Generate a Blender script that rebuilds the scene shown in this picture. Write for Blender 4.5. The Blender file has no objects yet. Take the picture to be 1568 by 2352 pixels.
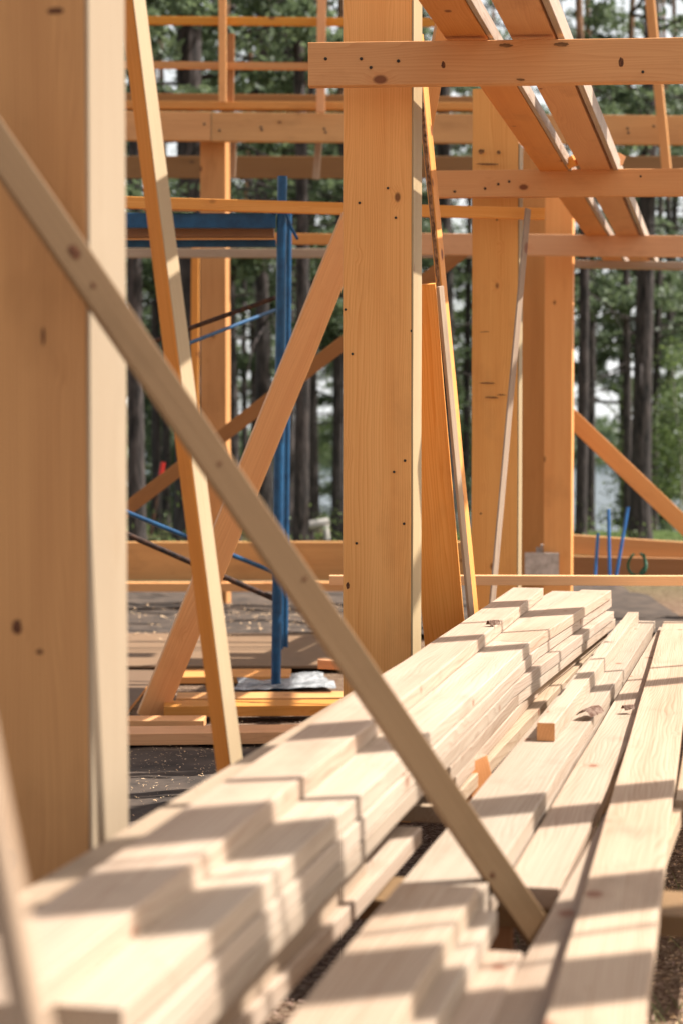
import bpy, bmesh, math, random
from mathutils import Vector, Matrix, noise

random.seed(11)
R = math.radians
scene = bpy.context.scene
col = scene.collection

# ------------------------------------------------------------------ camera
EYE = 1.45
F = 4200.0
PITCH = math.atan(156.0 / F)
fwd = Vector((0, math.cos(PITCH), -math.sin(PITCH)))
upv = Vector((0, math.sin(PITCH), math.cos(PITCH)))
cam_d = bpy.data.cameras.new("Camera")
cam = bpy.data.objects.new("Camera", cam_d)
col.objects.link(cam)
cam.location = (0, 0, EYE)
cam.rotation_euler = (math.pi / 2 - PITCH, 0, 0)
cam_d.sensor_fit = 'VERTICAL'
cam_d.sensor_height = 36
cam_d.lens = F / 2352.0 * 36
cam_d.clip_start = 0.05
cam_d.clip_end = 2000
cam_d.dof.use_dof = True
cam_d.dof.focus_distance = 7.2
cam_d.dof.aperture_fstop = 2.5
scene.camera = cam


def at(x, y, Y):
    """point at real distance Y ahead, measured off the photograph"""
    d = fwd * F + Vector((1, 0, 0)) * (x - 784) + upv * (1176 - y)
    return Vector((0, 0, EYE)) + d * (Y / d.y)


# ------------------------------------------------------------------ light
ALPHA, ELEV = 5.0, 54.0
SUN = Vector((math.cos(R(ELEV)) * math.cos(R(ALPHA)), math.cos(R(ELEV)) * math.sin(R(ALPHA)), math.sin(R(ELEV))))
sd = bpy.data.lights.new("Sun", 'SUN')
sd.energy = 4.6
sd.angle = R(0.5)
sd.color = (1.0, 0.95, 0.90)
so = bpy.data.objects.new("Sun", sd)
col.objects.link(so)
so.rotation_euler = SUN.to_track_quat('Z', 'Y').to_euler()
w = bpy.data.worlds.new("World")
scene.world = w
w.use_nodes = True
nt = w.node_tree
sky = nt.nodes.new("ShaderNodeTexSky")
sky.sky_type = 'NISHITA'
sky.sun_disc = False
sky.sun_elevation = R(ELEV)
sky.sun_rotation = R(90 - ALPHA)
sky.air_density = 1.0
sky.dust_density = 7.0
sky.ozone_density = 1.5
bg = nt.nodes["Background"]
bg.inputs[1].default_value = 0.056
# bright summer haze and thin cloud low over the horizon
tcw = nt.nodes.new("ShaderNodeTexCoord")
sxyz = nt.nodes.new("ShaderNodeSeparateXYZ")
nt.links.new(tcw.outputs['Generated'], sxyz.inputs[0])
mr = nt.nodes.new("ShaderNodeMapRange")
mr.interpolation_type = 'SMOOTHSTEP'
for i_, v_ in ((1, 0.62), (2, 0.10), (3, 0.0), (4, 0.85)):
    mr.inputs[i_].default_value = v_
nt.links.new(sxyz.outputs[2], mr.inputs[0])
cln = nt.nodes.new("ShaderNodeTexNoise")
cln.inputs['Scale'].default_value = 3.5
cln.inputs['Detail'].default_value = 5
nt.links.new(tcw.outputs['Generated'], cln.inputs['Vector'])
mu = nt.nodes.new("ShaderNodeMath")
mu.operation = 'MULTIPLY_ADD'
mu.use_clamp = True
nt.links.new(cln.outputs[0], mu.inputs[0])
mu.inputs[1].default_value = 1.5
mu.inputs[2].default_value = 0.05
mu2 = nt.nodes.new("ShaderNodeMath")
mu2.operation = 'MULTIPLY'
nt.links.new(mr.outputs[0], mu2.inputs[0])
nt.links.new(mu.outputs[0], mu2.inputs[1])
mxw = nt.nodes.new("ShaderNodeMix")
mxw.data_type = 'RGBA'
nt.links.new(mu2.outputs[0], mxw.inputs[0])
nt.links.new(sky.outputs[0], mxw.inputs[6])
mxw.inputs[7].default_value = (13.8, 14.0, 13.8, 1)
nt.links.new(mxw.outputs[2], bg.inputs[0])
vs = scene.view_settings
vs.view_transform = 'Standard'
vs.look = 'None'
vs.gamma = 1
vs.exposure = 1.07
cy = scene.cycles
cy.max_bounces = 8
cy.diffuse_bounces = 6
cy.use_denoising = True


# ------------------------------------------------------------------ materials
class NT:
    def __init__(s, name):
        s.m = bpy.data.materials.new(name)
        s.m.use_nodes = True
        s.t = s.m.node_tree
        s.b = s.t.nodes["Principled BSDF"]

    def n(s, typ, **kw):
        o = s.t.nodes.new(typ)
        for k, v in kw.items():
            if isinstance(k, str) and k.startswith('i_'):
                o.inputs[k[2:].replace('_', ' ')].default_value = v
            else:
                setattr(o, k, v)
        return o

    def l(s, a, b):
        s.t.links.new(a, b)

    def math(s, op, a, b=None, c=None, clamp=False):
        o = s.t.nodes.new("ShaderNodeMath")
        o.operation = op
        o.use_clamp = clamp
        for i, v in enumerate((a, b, c)):
            if v is None:
                continue
            if isinstance(v, (int, float)):
                o.inputs[i].default_value = v
            else:
                s.l(v, o.inputs[i])
        return o.outputs[0]

    def mix(s, fac, a, b, blend='MIX'):
        o = s.t.nodes.new("ShaderNodeMix")
        o.data_type = 'RGBA'
        o.blend_type = blend
        for inp, v in ((o.inputs[0], fac), (o.inputs[6], a), (o.inputs[7], b)):
            if isinstance(v, (int, float)):
                inp.default_value = v
            elif isinstance(v, tuple):
                inp.default_value = (*v, 1) if len(v) == 3 else v
            else:
                s.l(v, inp)
        return o.outputs[2]

    def ramp(s, fac, stops):
        o = s.t.nodes.new("ShaderNodeValToRGB")
        cr = o.color_ramp
        while len(cr.elements) < len(stops):
            cr.elements.new(0.5)
        for e, (p, c) in zip(cr.elements, stops):
            e.position = p
            e.color = (*c, 1)
        s.l(fac, o.inputs[0])
        return o.outputs[0]

    def noise(s, vec, scale, detail=4, rough=0.55, dist=0):
        o = s.t.nodes.new("ShaderNodeTexNoise")
        o.inputs['Scale'].default_value = scale
        o.inputs['Detail'].default_value = detail
        o.inputs['Roughness'].default_value = rough
        o.inputs['Distortion'].default_value = dist
        if vec is not None:
            s.l(vec, o.inputs['Vector'])
        return o.outputs[0]

    def map(s, vec, scale, loc=(0, 0, 0)):
        o = s.t.nodes.new("ShaderNodeMapping")
        o.inputs['Scale'].default_value = scale
        o.inputs['Location'].default_value = loc
        s.l(vec, o.inputs['Vector'])
        return o.outputs[0]


def wood(name, base, grain, knotc, rough=0.6, knots=0.55, contrast=0.5, dirt=0.0, end=None):
    a = NT(name)
    tc = a.n("ShaderNodeTexCoord")
    oi = a.n("ShaderNodeObjectInfo")
    off = a.n("ShaderNodeVectorMath", operation='SCALE')
    comb = a.n("ShaderNodeCombineXYZ")
    a.l(oi.outputs['Random'], comb.inputs[0])
    r2 = a.math('FRACT', a.math('MULTIPLY', oi.outputs['Random'], 37.7))
    r3 = a.math('FRACT', a.math('MULTIPLY', oi.outputs['Random'], 91.3))
    a.l(r2, comb.inputs[1])
    a.l(r3, comb.inputs[2])
    a.l(comb.outputs[0], off.inputs[0])
    off.inputs[3].default_value = 60
    add = a.n("ShaderNodeVectorMath", operation='ADD')
    a.l(tc.outputs['Object'], add.inputs[0])
    a.l(off.outputs[0], add.inputs[1])
    P = add.outputs[0]
    # knots: sparse spheres cut by the faces
    vo = a.n("ShaderNodeTexVoronoi", voronoi_dimensions='3D')
    vo.inputs['Scale'].default_value = 7.0
    a.l(a.map(P, (0.62, 1, 1)), vo.inputs['Vector'])
    sep = a.n("ShaderNodeSeparateColor")
    a.l(vo.outputs['Color'], sep.inputs[0])
    on = a.math('GREATER_THAN', sep.outputs[0], 1 - knots)
    size = a.math('MULTIPLY_ADD', sep.outputs[1], 0.10, 0.05)
    kd = a.math('DIVIDE', vo.outputs['Distance'], size)
    kn = a.math('MULTIPLY', a.math('SUBTRACT', 1.25, kd, clamp=True), on, clamp=True)
    kn = a.math('MULTIPLY', kn, 2.2, clamp=True)
    halo = a.math('MULTIPLY', a.math('SUBTRACT', 1.0, a.math('MULTIPLY', kd, 0.36), clamp=True), on, clamp=True)
    # push grain round the knots
    sp = a.n("ShaderNodeSeparateXYZ")
    a.l(P, sp.inputs[0])
    cb = a.n("ShaderNodeCombineXYZ")
    a.l(sp.outputs[0], cb.inputs[0])
    a.l(a.math('ADD', sp.outputs[1], a.math('MULTIPLY', halo, 0.022)), cb.inputs[1])
    a.l(a.math('ADD', sp.outputs[2], a.math('MULTIPLY', halo, 0.022)), cb.inputs[2])
    Q = cb.outputs[0]
    fine = a.noise(a.map(Q, (1.6, 190, 190)), 1.0, 3, 0.6)
    # growth rings: bands of a warped distance from a pith line outside the board
    warp = a.noise(a.map(Q, (0.55, 5, 5)), 1.0, 3, 0.5)
    ring = a.math('ADD', a.math('MULTIPLY', sp.outputs[1], 95), a.math('MULTIPLY', warp, 17))
    ring = a.math('ADD', ring, a.math('MULTIPLY', halo, 3.0))
    ring = a.math('ADD', ring, a.math('MULTIPLY', sp.outputs[2], 60))
    ring = a.math('FRACT', ring)
    ring = a.math('POWER', ring, 2.4)
    broad = a.noise(a.map(Q, (0.7, 9, 9)), 1.0, 3, 0.5)
    stain = a.noise(a.map(P, (2.5, 5, 5)), 1.0, 5, 0.6)
    f = a.math('ADD', a.math('MULTIPLY', ring, 0.42 * contrast), a.math('MULTIPLY', a.math('SUBTRACT', fine, 0.35), 0.9 * contrast))
    f = a.math('ADD', f, a.math('MULTIPLY', a.math('SUBTRACT', broad, 0.5), 0.9 * contrast), clamp=True)
    c = a.mix(f, base, grain)
    # every board has its own tone
    tone = a.n("ShaderNodeHueSaturation")
    a.l(c, tone.inputs['Color'])
    a.l(a.math('MULTIPLY_ADD', r2, 0.27, 0.83), tone.inputs['Value'])
    a.l(a.math('MULTIPLY_ADD', r3, 0.25, 0.88), tone.inputs['Saturation'])
    a.l(a.math('MULTIPLY_ADD', oi.outputs['Random'], 0.008, 0.494), tone.inputs['Hue'])
    c = tone.outputs[0]
    c = a.mix(a.math('MULTIPLY', a.math('SUBTRACT', stain, 0.56, clamp=True), 1.2 + dirt * 3, clamp=True), c, tuple(x * 0.55 for x in grain))
    c = a.mix(a.math('MULTIPLY', halo, 0.38), c, grain)
    c = a.mix(a.math('MULTIPLY', kn, 0.85), c, knotc)
    a.l(c, a.b.inputs['Base Color'])
    a.b.inputs['Roughness'].default_value = rough
    a.b.inputs['Specular IOR Level'].default_value = 0.25
    bm = a.n("ShaderNodeBump")
    bm.inputs['Strength'].default_value = 0.25
    bm.inputs['Distance'].default_value = 0.002
    a.l(a.math('ADD', fine, a.math('MULTIPLY', ring, -0.4)), bm.inputs['Height'])
    a.l(bm.outputs[0], a.b.inputs['Normal'])
    return a.m


W_POST = wood('pine_glulam', (0.87, 0.46, 0.17), (0.66, 0.27, 0.075), (0.13, 0.04, 0.012), knots=0.5, contrast=1.0)
W_BEAM = wood('pine_beam', (0.74, 0.37, 0.14), (0.56, 0.215, 0.065), (0.14, 0.035, 0.012), knots=0.5, contrast=0.85, dirt=0.25)
W_PALE = wood('sawn_pine', (0.455, 0.36, 0.262), (0.27, 0.172, 0.105), (0.22, 0.09, 0.05), knots=0.45, contrast=1.15, dirt=0.25)
W_SUNLIT = wood('sunlit_side_pine', (0.44, 0.34, 0.21), (0.31, 0.21, 0.115), (0.2, 0.09, 0.04), knots=0.15, contrast=0.8)  # pale tone: sunlight put into the colour of post and stud sides
W_STUD = wood('fresh_stud', (0.68, 0.31, 0.10), (0.50, 0.18, 0.05), (0.2, 0.08, 0.03), knots=0.3, contrast=0.9)
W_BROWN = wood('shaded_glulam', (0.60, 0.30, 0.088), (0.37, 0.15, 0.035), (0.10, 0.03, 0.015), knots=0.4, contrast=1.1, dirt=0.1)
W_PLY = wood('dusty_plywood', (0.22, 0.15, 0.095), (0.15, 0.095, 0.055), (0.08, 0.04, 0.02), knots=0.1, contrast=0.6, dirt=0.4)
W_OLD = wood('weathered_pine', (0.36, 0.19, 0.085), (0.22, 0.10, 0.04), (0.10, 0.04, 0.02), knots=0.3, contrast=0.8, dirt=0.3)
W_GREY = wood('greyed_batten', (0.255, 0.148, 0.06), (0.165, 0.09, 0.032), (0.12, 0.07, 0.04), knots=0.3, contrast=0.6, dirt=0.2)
W_END = wood('end_grain', (0.62, 0.30, 0.11), (0.42, 0.17, 0.055), (0.2, 0.07, 0.03), knots=0.0, contrast=0.9)


def simple(name, c1, c2, scale=8, rough=0.7, detail=5, metallic=0, bump=0.3, stretch=(1, 1, 1), bd=0.01, pos=(0.35, 0.65)):
    a = NT(name)
    tc = a.n("ShaderNodeTexCoord")
    v = a.map(tc.outputs['Object'], stretch)
    nz = a.noise(v, scale, detail, 0.6)
    a.l(a.ramp(nz, [(pos[0], c1), (pos[1], c2)]), a.b.inputs['Base Color'])
    a.b.inputs['Roughness'].default_value = rough
    a.b.inputs['Metallic'].default_value = metallic
    a.b.inputs['Specular IOR Level'].default_value = 0.3
    if bump:
        bm = a.n("ShaderNodeBump")
        bm.inputs['Strength'].default_value = bump
        bm.inputs['Distance'].default_value = bd
        a.l(nz, bm.inputs['Height'])
        a.l(bm.outputs[0], a.b.inputs['Normal'])
    return a.m


M_BARK = simple('pine_bark', (0.012, 0.011, 0.010), (0.085, 0.068, 0.062), 9, 0.9, 6, stretch=(1.6, 1.6, 0.35), bump=1, bd=0.03)
M_BARKR = simple('upper_pine_bark', (0.07, 0.045, 0.03), (0.32, 0.17, 0.09), 9, 0.9, 6, stretch=(1.6, 1.6, 0.35), bump=1, bd=0.03)
M_BIRCH = simple('birch_bark', (0.04, 0.035, 0.03), (0.5, 0.47, 0.42), 6, 0.8, 5, stretch=(1, 1, 0.5), pos=(0.36, 0.46))
M_CHIP = simple('bark_chip', (0.16, 0.08, 0.05), (0.42, 0.30, 0.23), 60, 0.9, 5)
M_BLUE = simple('blue_paint', (0.008, 0.05, 0.12), (0.012, 0.085, 0.19), 14, 0.38, 5, bump=0.15, bd=0.002)
M_BLUER = simple('bright_blue_paint', (0.02, 0.10, 0.30), (0.03, 0.16, 0.42), 14, 0.4, 4, bump=0.1, bd=0.002)
M_RUST = simple('rusty_steel', (0.015, 0.013, 0.012), (0.09, 0.04, 0.02), 30, 0.7, 5)
M_RED = simple('red_plastic', (0.45, 0.02, 0.015), (0.55, 0.03, 0.02), 10, 0.4)
M_GRN = simple('green_hose', (0.01, 0.07, 0.04), (0.015, 0.10, 0.05), 10, 0.4)
M_PLAS = simple('clear_sheet', (0.20, 0.21, 0.21), (0.48, 0.49, 0.49), 18, 0.25, 4, bump=1, bd=0.02)
M_TARP = simple('roofing_felt', (0.045, 0.034, 0.026), (0.10, 0.072, 0.052), 5, 0.95, 7, bump=0.6, bd=0.01)
M_SHAVE = simple('wood_shavings', (0.55, 0.33, 0.16), (0.8, 0.6, 0.38), 25, 0.8)
M_STEEL = simple('screw_steel', (0.02, 0.018, 0.016), (0.06, 0.05, 0.04), 200, 0.5, metallic=0.6, bump=0)
M_INSUL = simple('grey_board', (0.36, 0.31, 0.26), (0.55, 0.48, 0.42), 20, 0.9)


def leafmat(name, c1, c2, c3):
    a = NT(name)
    ge = a.n("ShaderNodeNewGeometry")
    nz = a.noise(ge.outputs['Position'], 1.3, 3, 0.6)
    rr = a.math('MULTIPLY_ADD', ge.outputs['Random Per Island'], 0.5, a.math('MULTIPLY', nz, 0.6), clamp=True)
    a.l(a.ramp(rr, [(0.2, c1), (0.55, c2), (0.9, c3)]), a.b.inputs['Base Color'])
    a.b.inputs['Roughness'].default_value = 0.55
    a.b.inputs['Specular IOR Level'].default_value = 0.35
    tr = a.n("ShaderNodeBsdfTranslucent")
    a.l(a.ramp(rr, [(0.2, c2), (0.9, tuple(min(1, x * 1.9) for x in c3))]), tr.inputs[0])
    mx = a.n("ShaderNodeMixShader")
    mx.inputs[0].default_value = 0.35
    a.l(a.b.outputs[0], mx.inputs[1])
    a.l(tr.outputs[0], mx.inputs[2])
    a.l(mx.outputs[0], a.t.nodes["Material Output"].inputs[0])
    return a.m


M_NEEDLE = leafmat('pine_needles', (0.045, 0.07, 0.04), (0.08, 0.115, 0.06), (0.14, 0.18, 0.09))
M_LEAF = leafmat('birch_leaves', (0.045, 0.085, 0.025), (0.085, 0.13, 0.04), (0.16, 0.21, 0.07))
M_GRASS = leafmat('grass', (0.06, 0.08, 0.025), (0.11, 0.13, 0.04), (0.2, 0.2, 0.08))


# ------------------------------------------------------------------ object helpers
def tag(o, label=None, cat=None, group=None, kind=None):
    if label: o['label'] = label
    if cat: o['category'] = cat
    if group: o['group'] = group
    if kind: o['kind'] = kind
    return o


def link(name, bm, mats, parent=None, mw=None, smooth=False):
    me = bpy.data.meshes.new(name)
    bm.normal_update()
    bm.to_mesh(me)
    bm.free()
    for m in (mats if isinstance(mats, (list, tuple)) else [mats]):
        me.materials.append(m)
    if smooth:
        for p in me.polygons: p.use_smooth = True
    o = bpy.data.objects.new(name, me)
    col.objects.link(o)
    if parent:
        o.parent = parent
    if mw is not None:
        o.matrix_world = mw
    return o


def empty(name, loc=(0, 0, 0), rz=0):
    o = bpy.data.objects.new(name, None)
    o.empty_display_size = 0.2
    o.location = loc
    o.rotation_euler = (0, 0, rz)
    col.objects.link(o)
    return o


def board_bm(L, w, t, bow=0.002, seg=None, ch=0.0018, ends=True, cut=0.0):
    """sawn board along local X; w along Y, t along Z; eased edges, slight bow and rough-cut ends"""
    bm = bmesh.new()
    n = seg or max(2, int(L / 0.35))
    ph, ph2 = random.uniform(0, 6), random.uniform(0, 6)
    prof = []
    hw, ht = w / 2, t / 2
    for sx, sy in ((-1, -1), (1, -1), (1, 1), (-1, 1)):
        if sx * sy > 0:
            prof += [(sx * hw, sy * (ht - ch)), (sx * (hw - ch), sy * ht)]
        else:
            prof += [(sx * (hw - ch), sy * ht), (sx * hw, sy * (ht - ch))]
    # order the eight points round the section
    prof.sort(key=lambda p: math.atan2(p[1] / t, p[0] / w))
    rings = []
    for i in range(n + 1):
        s = i / n
        x = (s - 0.5) * L
        by = bow * math.sin(s * 3.1 + ph) + 0.0007 * math.sin(s * 23 + ph2)
        bz = bow * 0.6 * math.sin(s * 2.7 + ph2) + 0.0005 * math.sin(s * 31 + ph)
        sk = cut if i == n else (-cut * 0.3 if i == 0 else 0)
        rings.append([bm.verts.new((x + sk * y / w, y + by, z + bz)) for y, z in prof])
    for a, b in zip(rings, rings[1:]):
        for k in range(8):
            bm.faces.new((a[k], a[(k + 1) % 8], b[(k + 1) % 8], b[k]))
    f0 = bm.faces.new(list(reversed(rings[0])))
    f1 = bm.faces.new(rings[-1])
    if ends:
        f0.material_index = f1.material_index = 1
    bmesh.ops.recalc_face_normals(bm, faces=bm.faces)
    return bm


def board(name, A, B, w, t, n=(0, -1, 0), mat=None, label=None, cat='board', group=None, parent=None, bow=0.002, endmat=None, ch=0.0022, cut=0.0):
    """n: the direction the broad face (w wide) looks in; t is the thickness along it"""
    A, B = Vector(A), Vector(B)
    X = (B - A).normalized()
    N = Vector(n)
    Z = (N - X * N.dot(X)).normalized()
    Yv = Z.cross(X)
    mw = Matrix((X, Yv, Z)).transposed().to_4x4()
    mw.translation = (A + B) / 2
    bm = board_bm((B - A).length, w, t, bow, ch=ch, cut=cut)
    mat = mat or W_BEAM
    o = link(name, bm, [mat, endmat or mat], parent, mw)
    if parent is None:
        tag(o, label, cat, group)
    return o


TH = math.atan(0.2185)
D = Vector((math.sin(TH), math.cos(TH), 0))
C = Vector((math.cos(TH), -math.sin(TH), 0))


def post(px, Y, w, d, z0, z1, label, mat=None, face=0):
    c = at(px, 1020, Y)
    c.z = 0
    c = c - C * (w / 2) + D * (d / 2)
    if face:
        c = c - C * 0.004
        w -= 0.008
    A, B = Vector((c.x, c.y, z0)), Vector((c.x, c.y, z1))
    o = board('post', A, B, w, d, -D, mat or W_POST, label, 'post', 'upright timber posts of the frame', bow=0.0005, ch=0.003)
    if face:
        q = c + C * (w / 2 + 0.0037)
        f = board('sunlit_side_strip', (q.x, q.y, z0), (q.x, q.y, face), d - 0.004, 0.007, C, W_SUNLIT, None, bow=0.0001, ch=0.0005)  # thin pale strip that paints the post's right side as sunlit
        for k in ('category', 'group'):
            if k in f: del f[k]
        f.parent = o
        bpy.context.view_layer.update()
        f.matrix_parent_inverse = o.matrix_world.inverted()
    return o


def tube_bm(bm, A, B, r, seg=12, r2=None):
    A, B = Vector(A), Vector(B)
    r2 = r if r2 is None else r2
    ax = (B - A).normalized()
    q = ax.to_track_quat('Z', 'Y')
    ra, rb = [], []
    for k in range(seg):
        a = 2 * math.pi * k / seg
        v = q @ Vector((math.cos(a), math.sin(a), 0))
        ra.append(bm.verts.new(A + v * r))
        rb.append(bm.verts.new(B + v * r2))
    for k in range(seg):
        bm.faces.new((ra[k], ra[(k + 1) % seg], rb[(k + 1) % seg], rb[k]))
    bm.faces.new(list(reversed(ra)))
    bm.faces.new(rb)


def tube(name, pts, r, mat, parent=None, seg=12):
    bm = bmesh.new()
    o0 = Vector(pts[0])
    for a, b in zip(pts, pts[1:]):
        tube_bm(bm, Vector(a) - o0, Vector(b) - o0, r, seg)
    mw = Matrix.Translation(o0)
    o = link(name, bm, mat, None, mw, smooth=False)
    if parent:
        o.parent = parent
        o.matrix_parent_inverse = Matrix.Identity(4)
        o.location = o0 - parent.location
    return o


def screw(par, px, py, Y, r=0.004, n=(0, -1, 0)):
    p = at(px, py, Y)
    bm = bmesh.new()
    N = Vector(n).normalized()
    tube_bm(bm, (0, 0, 0), N * 0.0025, r, 10, r * 0.8)
    o = link('screw_head', bm, M_STEEL)
    o.parent = par
    bpy.context.view_layer.update()
    o.matrix_parent_inverse = par.matrix_world.inverted()
    o.location = p
    return o


# ------------------------------------------------------------------ ground, lake, far shore
def ground_z(x, y):
    z = 0.0
    d = y - 30
    if d > 0:
        right = 1 / (1 + math.exp(-(x - 0.02 * y - 1.0) / 2.5))
        z -= (0.02 + 0.055 * right) * d
        z = max(z, -2.3)
    if y > 16:
        z += 0.12 * noise.noise(Vector((x * 0.15, y * 0.15, 0))) * min(1, (y - 16) / 10)
    z += 0.012 * noise.noise(Vector((x * 1.7, y * 1.7, 3)))
    return z


def make_ground():
    bm = bmesh.new()
    xs = [-400, -200, -100, -60] + [-40 + i * 1.6 for i in range(51)] + [60, 100, 200, 400]
    xs = sorted(set([x for x in xs if abs(x) > 8] + [-8 + i * 0.25 for i in range(65)]))
    ys = [-60, -20, -6, -3] + [i * 0.3 for i in range(0, 60)] + [18 + i * 1.2 for i in range(40)] + [70, 80, 95, 120]
    grid = [[bm.verts.new((x, y, ground_z(x, y) if y < 65 else (ground_z(x, y) if x < 0 else -2.3))) for x in xs] for y in ys]
    for j in range(len(ys) - 1):
        for i in range(len(xs) - 1):
            bm.faces.new((grid[j][i], grid[j][i + 1], grid[j + 1][i + 1], grid[j + 1][i]))
    a = NT('forest_floor')
    tc = a.n("ShaderNodeTexCoord")
    P = tc.outputs['Object']
    n1 = a.noise(P, 0.5, 4, 0.6)
    n2 = a.noise(P, 9, 6, 0.7)
    n3 = a.noise(P, 45, 4, 0.7)
    soil = a.ramp(n2, [(0.3, (0.055, 0.03, 0.018)), (0.5, (0.13, 0.075, 0.045)), (0.72, (0.30, 0.21, 0.14))])
    chips = a.ramp(n3, [(0.45, (0.09, 0.05, 0.03)), (0.62, (0.46, 0.34, 0.23))])
    c = a.mix(0.45, soil, chips)
    sep = a.n("ShaderNodeSeparateXYZ")
    a.l(P, sep.inputs[0])
    moss = a.ramp(n2, [(0.3, (0.03, 0.045, 0.015)), (0.6, (0.075, 0.11, 0.03)), (0.8, (0.15, 0.14, 0.07))])
    fac = a.math('MULTIPLY', a.math('DIVIDE', a.math('SUBTRACT', sep.outputs[1], 16), 7, clamp=True), a.math('MULTIPLY', a.math('SUBTRACT', n1, 0.30), 4, clamp=True), clamp=True)
    c = a.mix(fac, c, moss)
    a.l(c, a.b.inputs['Base Color'])
    a.b.inputs['Roughness'].default_value = 0.95
    a.b.inputs['Specular IOR Level'].default_value = 0.1
    bmn = a.n("ShaderNodeBump")
    bmn.inputs['Strength'].default_value = 0.8
    bmn.inputs['Distance'].default_value = 0.03
    a.l(a.math('ADD', n2, a.math('MULTIPLY', n3, 0.5)), bmn.inputs['Height'])
    a.l(bmn.outputs[0], a.b.inputs['Normal'])
    tag(link('ground', bm, a.m, smooth=True), kind='structure')
    # lake
    bm = bmesh.new()
    vs_ = [bm.verts.new(v) for v in ((-300, 48, -1.55), (500, 48, -1.55), (500, 700, -1.55), (-300, 700, -1.55))]
    bm.faces.new(vs_)
    a = NT('lake_water')
    a.b.inputs['Base Color'].default_value = (0.03, 0.05, 0.06, 1)
    a.b.inputs['Roughness'].default_value = 0.25
    tc = a.n("ShaderNodeTexCoord")
    nz = a.noise(a.map(tc.outputs['Object'], (1, 3, 1)), 1.5, 3)
    b = a.n("ShaderNodeBump")
    b.inputs['Strength'].default_value = 0.35
    b.inputs['Distance'].default_value = 0.1
    a.l(nz, b.inputs['Height'])
    a.l(b.outputs[0], a.b.inputs['Normal'])
    tag(link('lake', bm, a.m), kind='structure')


make_ground()


# ------------------------------------------------------------------ foliage
def add_leaf(bm, p, s, up=0.3):
    n = Vector((random.gauss(0, 1), random.gauss(0, 1), random.gauss(0, 1) + up)).normalized()
    a = n.orthogonal().normalized()
    a.rotate(Matrix.Rotation(random.uniform(0, 6.28), 3, n))
    b = n.cross(a)
    l, w_ = s * random.uniform(0.7, 1.3), s * random.uniform(0.35, 0.6)
    bm.faces.new([bm.verts.new(p + q) for q in (-a * l, b * w_, a * l, -b * w_)])


def crown_bm(kind, H, seed):
    random.seed(seed)
    bm = bmesh.new()
    branches = []
    if kind == 'pine':
        nb = 25
        for i in range(nb):
            s = random.uniform(0.24, 1.0)
            z = H * s
            rad = (1.0 - abs(s - 0.62) * 1.1) * random.uniform(1.2, 2.6)
            an = random.uniform(0, 6.28)
            d = Vector((math.cos(an), math.sin(an), random.uniform(-0.28, 0.35)))
            branches.append((Vector((0, 0, z)), d, rad))
        for P0, d, rad in branches:
            ncl = int(3 + rad * 2.2)
            for k in range(ncl):
                u = 0.35 + 0.65 * k / ncl
                c = P0 + d * rad * u + Vector((random.gauss(0, .16), random.gauss(0, .16), random.gauss(0, .10)))
                rs = random.uniform(0.16, 0.42)
                for q in range(36):
                    v = Vector((random.gauss(0, 1), random.gauss(0, 1), random.gauss(0, 0.4))) * rs * 0.5
                    add_leaf(bm, c + v, 0.075, 0.5)
    elif kind == 'spruce':
        for i in range(60):
            s = random.uniform(0.04, 0.98)
            z = H * s
            rad = (1 - s) * H * 0.24 * random.uniform(0.6, 1.15) + 0.15
            an = random.uniform(0, 6.28)
            d = Vector((math.cos(an), math.sin(an), -0.25))
            ncl = int(2 + rad * 3.5)
            for k in range(ncl):
                c = Vector((0, 0, z)) + d * rad * (0.2 + 0.8 * k / ncl)
                for q in range(20):
                    v = Vector((random.gauss(0, .17), random.gauss(0, .17), random.gauss(0, .08)))
                    add_leaf(bm, c + v, 0.07, 0.5)
    else:
        for i in range(30):
            s = random.uniform(0.15, 1.0)
            z = H * s
            rad = math.sin(min(1, s * 1.05) * 2.7 + 0.3) * H * 0.22 * random.uniform(0.4, 1.1) + 0.2
            an = random.uniform(0, 6.28)
            d = Vector((math.cos(an), math.sin(an), random.uniform(0.1, 0.5)))
            for k in range(4):
                c = Vector((0, 0, z)) + d * rad * (0.3 + 0.7 * k / 4) + Vector((random.gauss(0, .1),) * 3)
                for q in range(26):
                    v = Vector((random.gauss(0, .22), random.gauss(0, .22), random.gauss(0, .2)))
                    add_leaf(bm, c + v, 0.062, 0.2)
    return bm, branches


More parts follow.
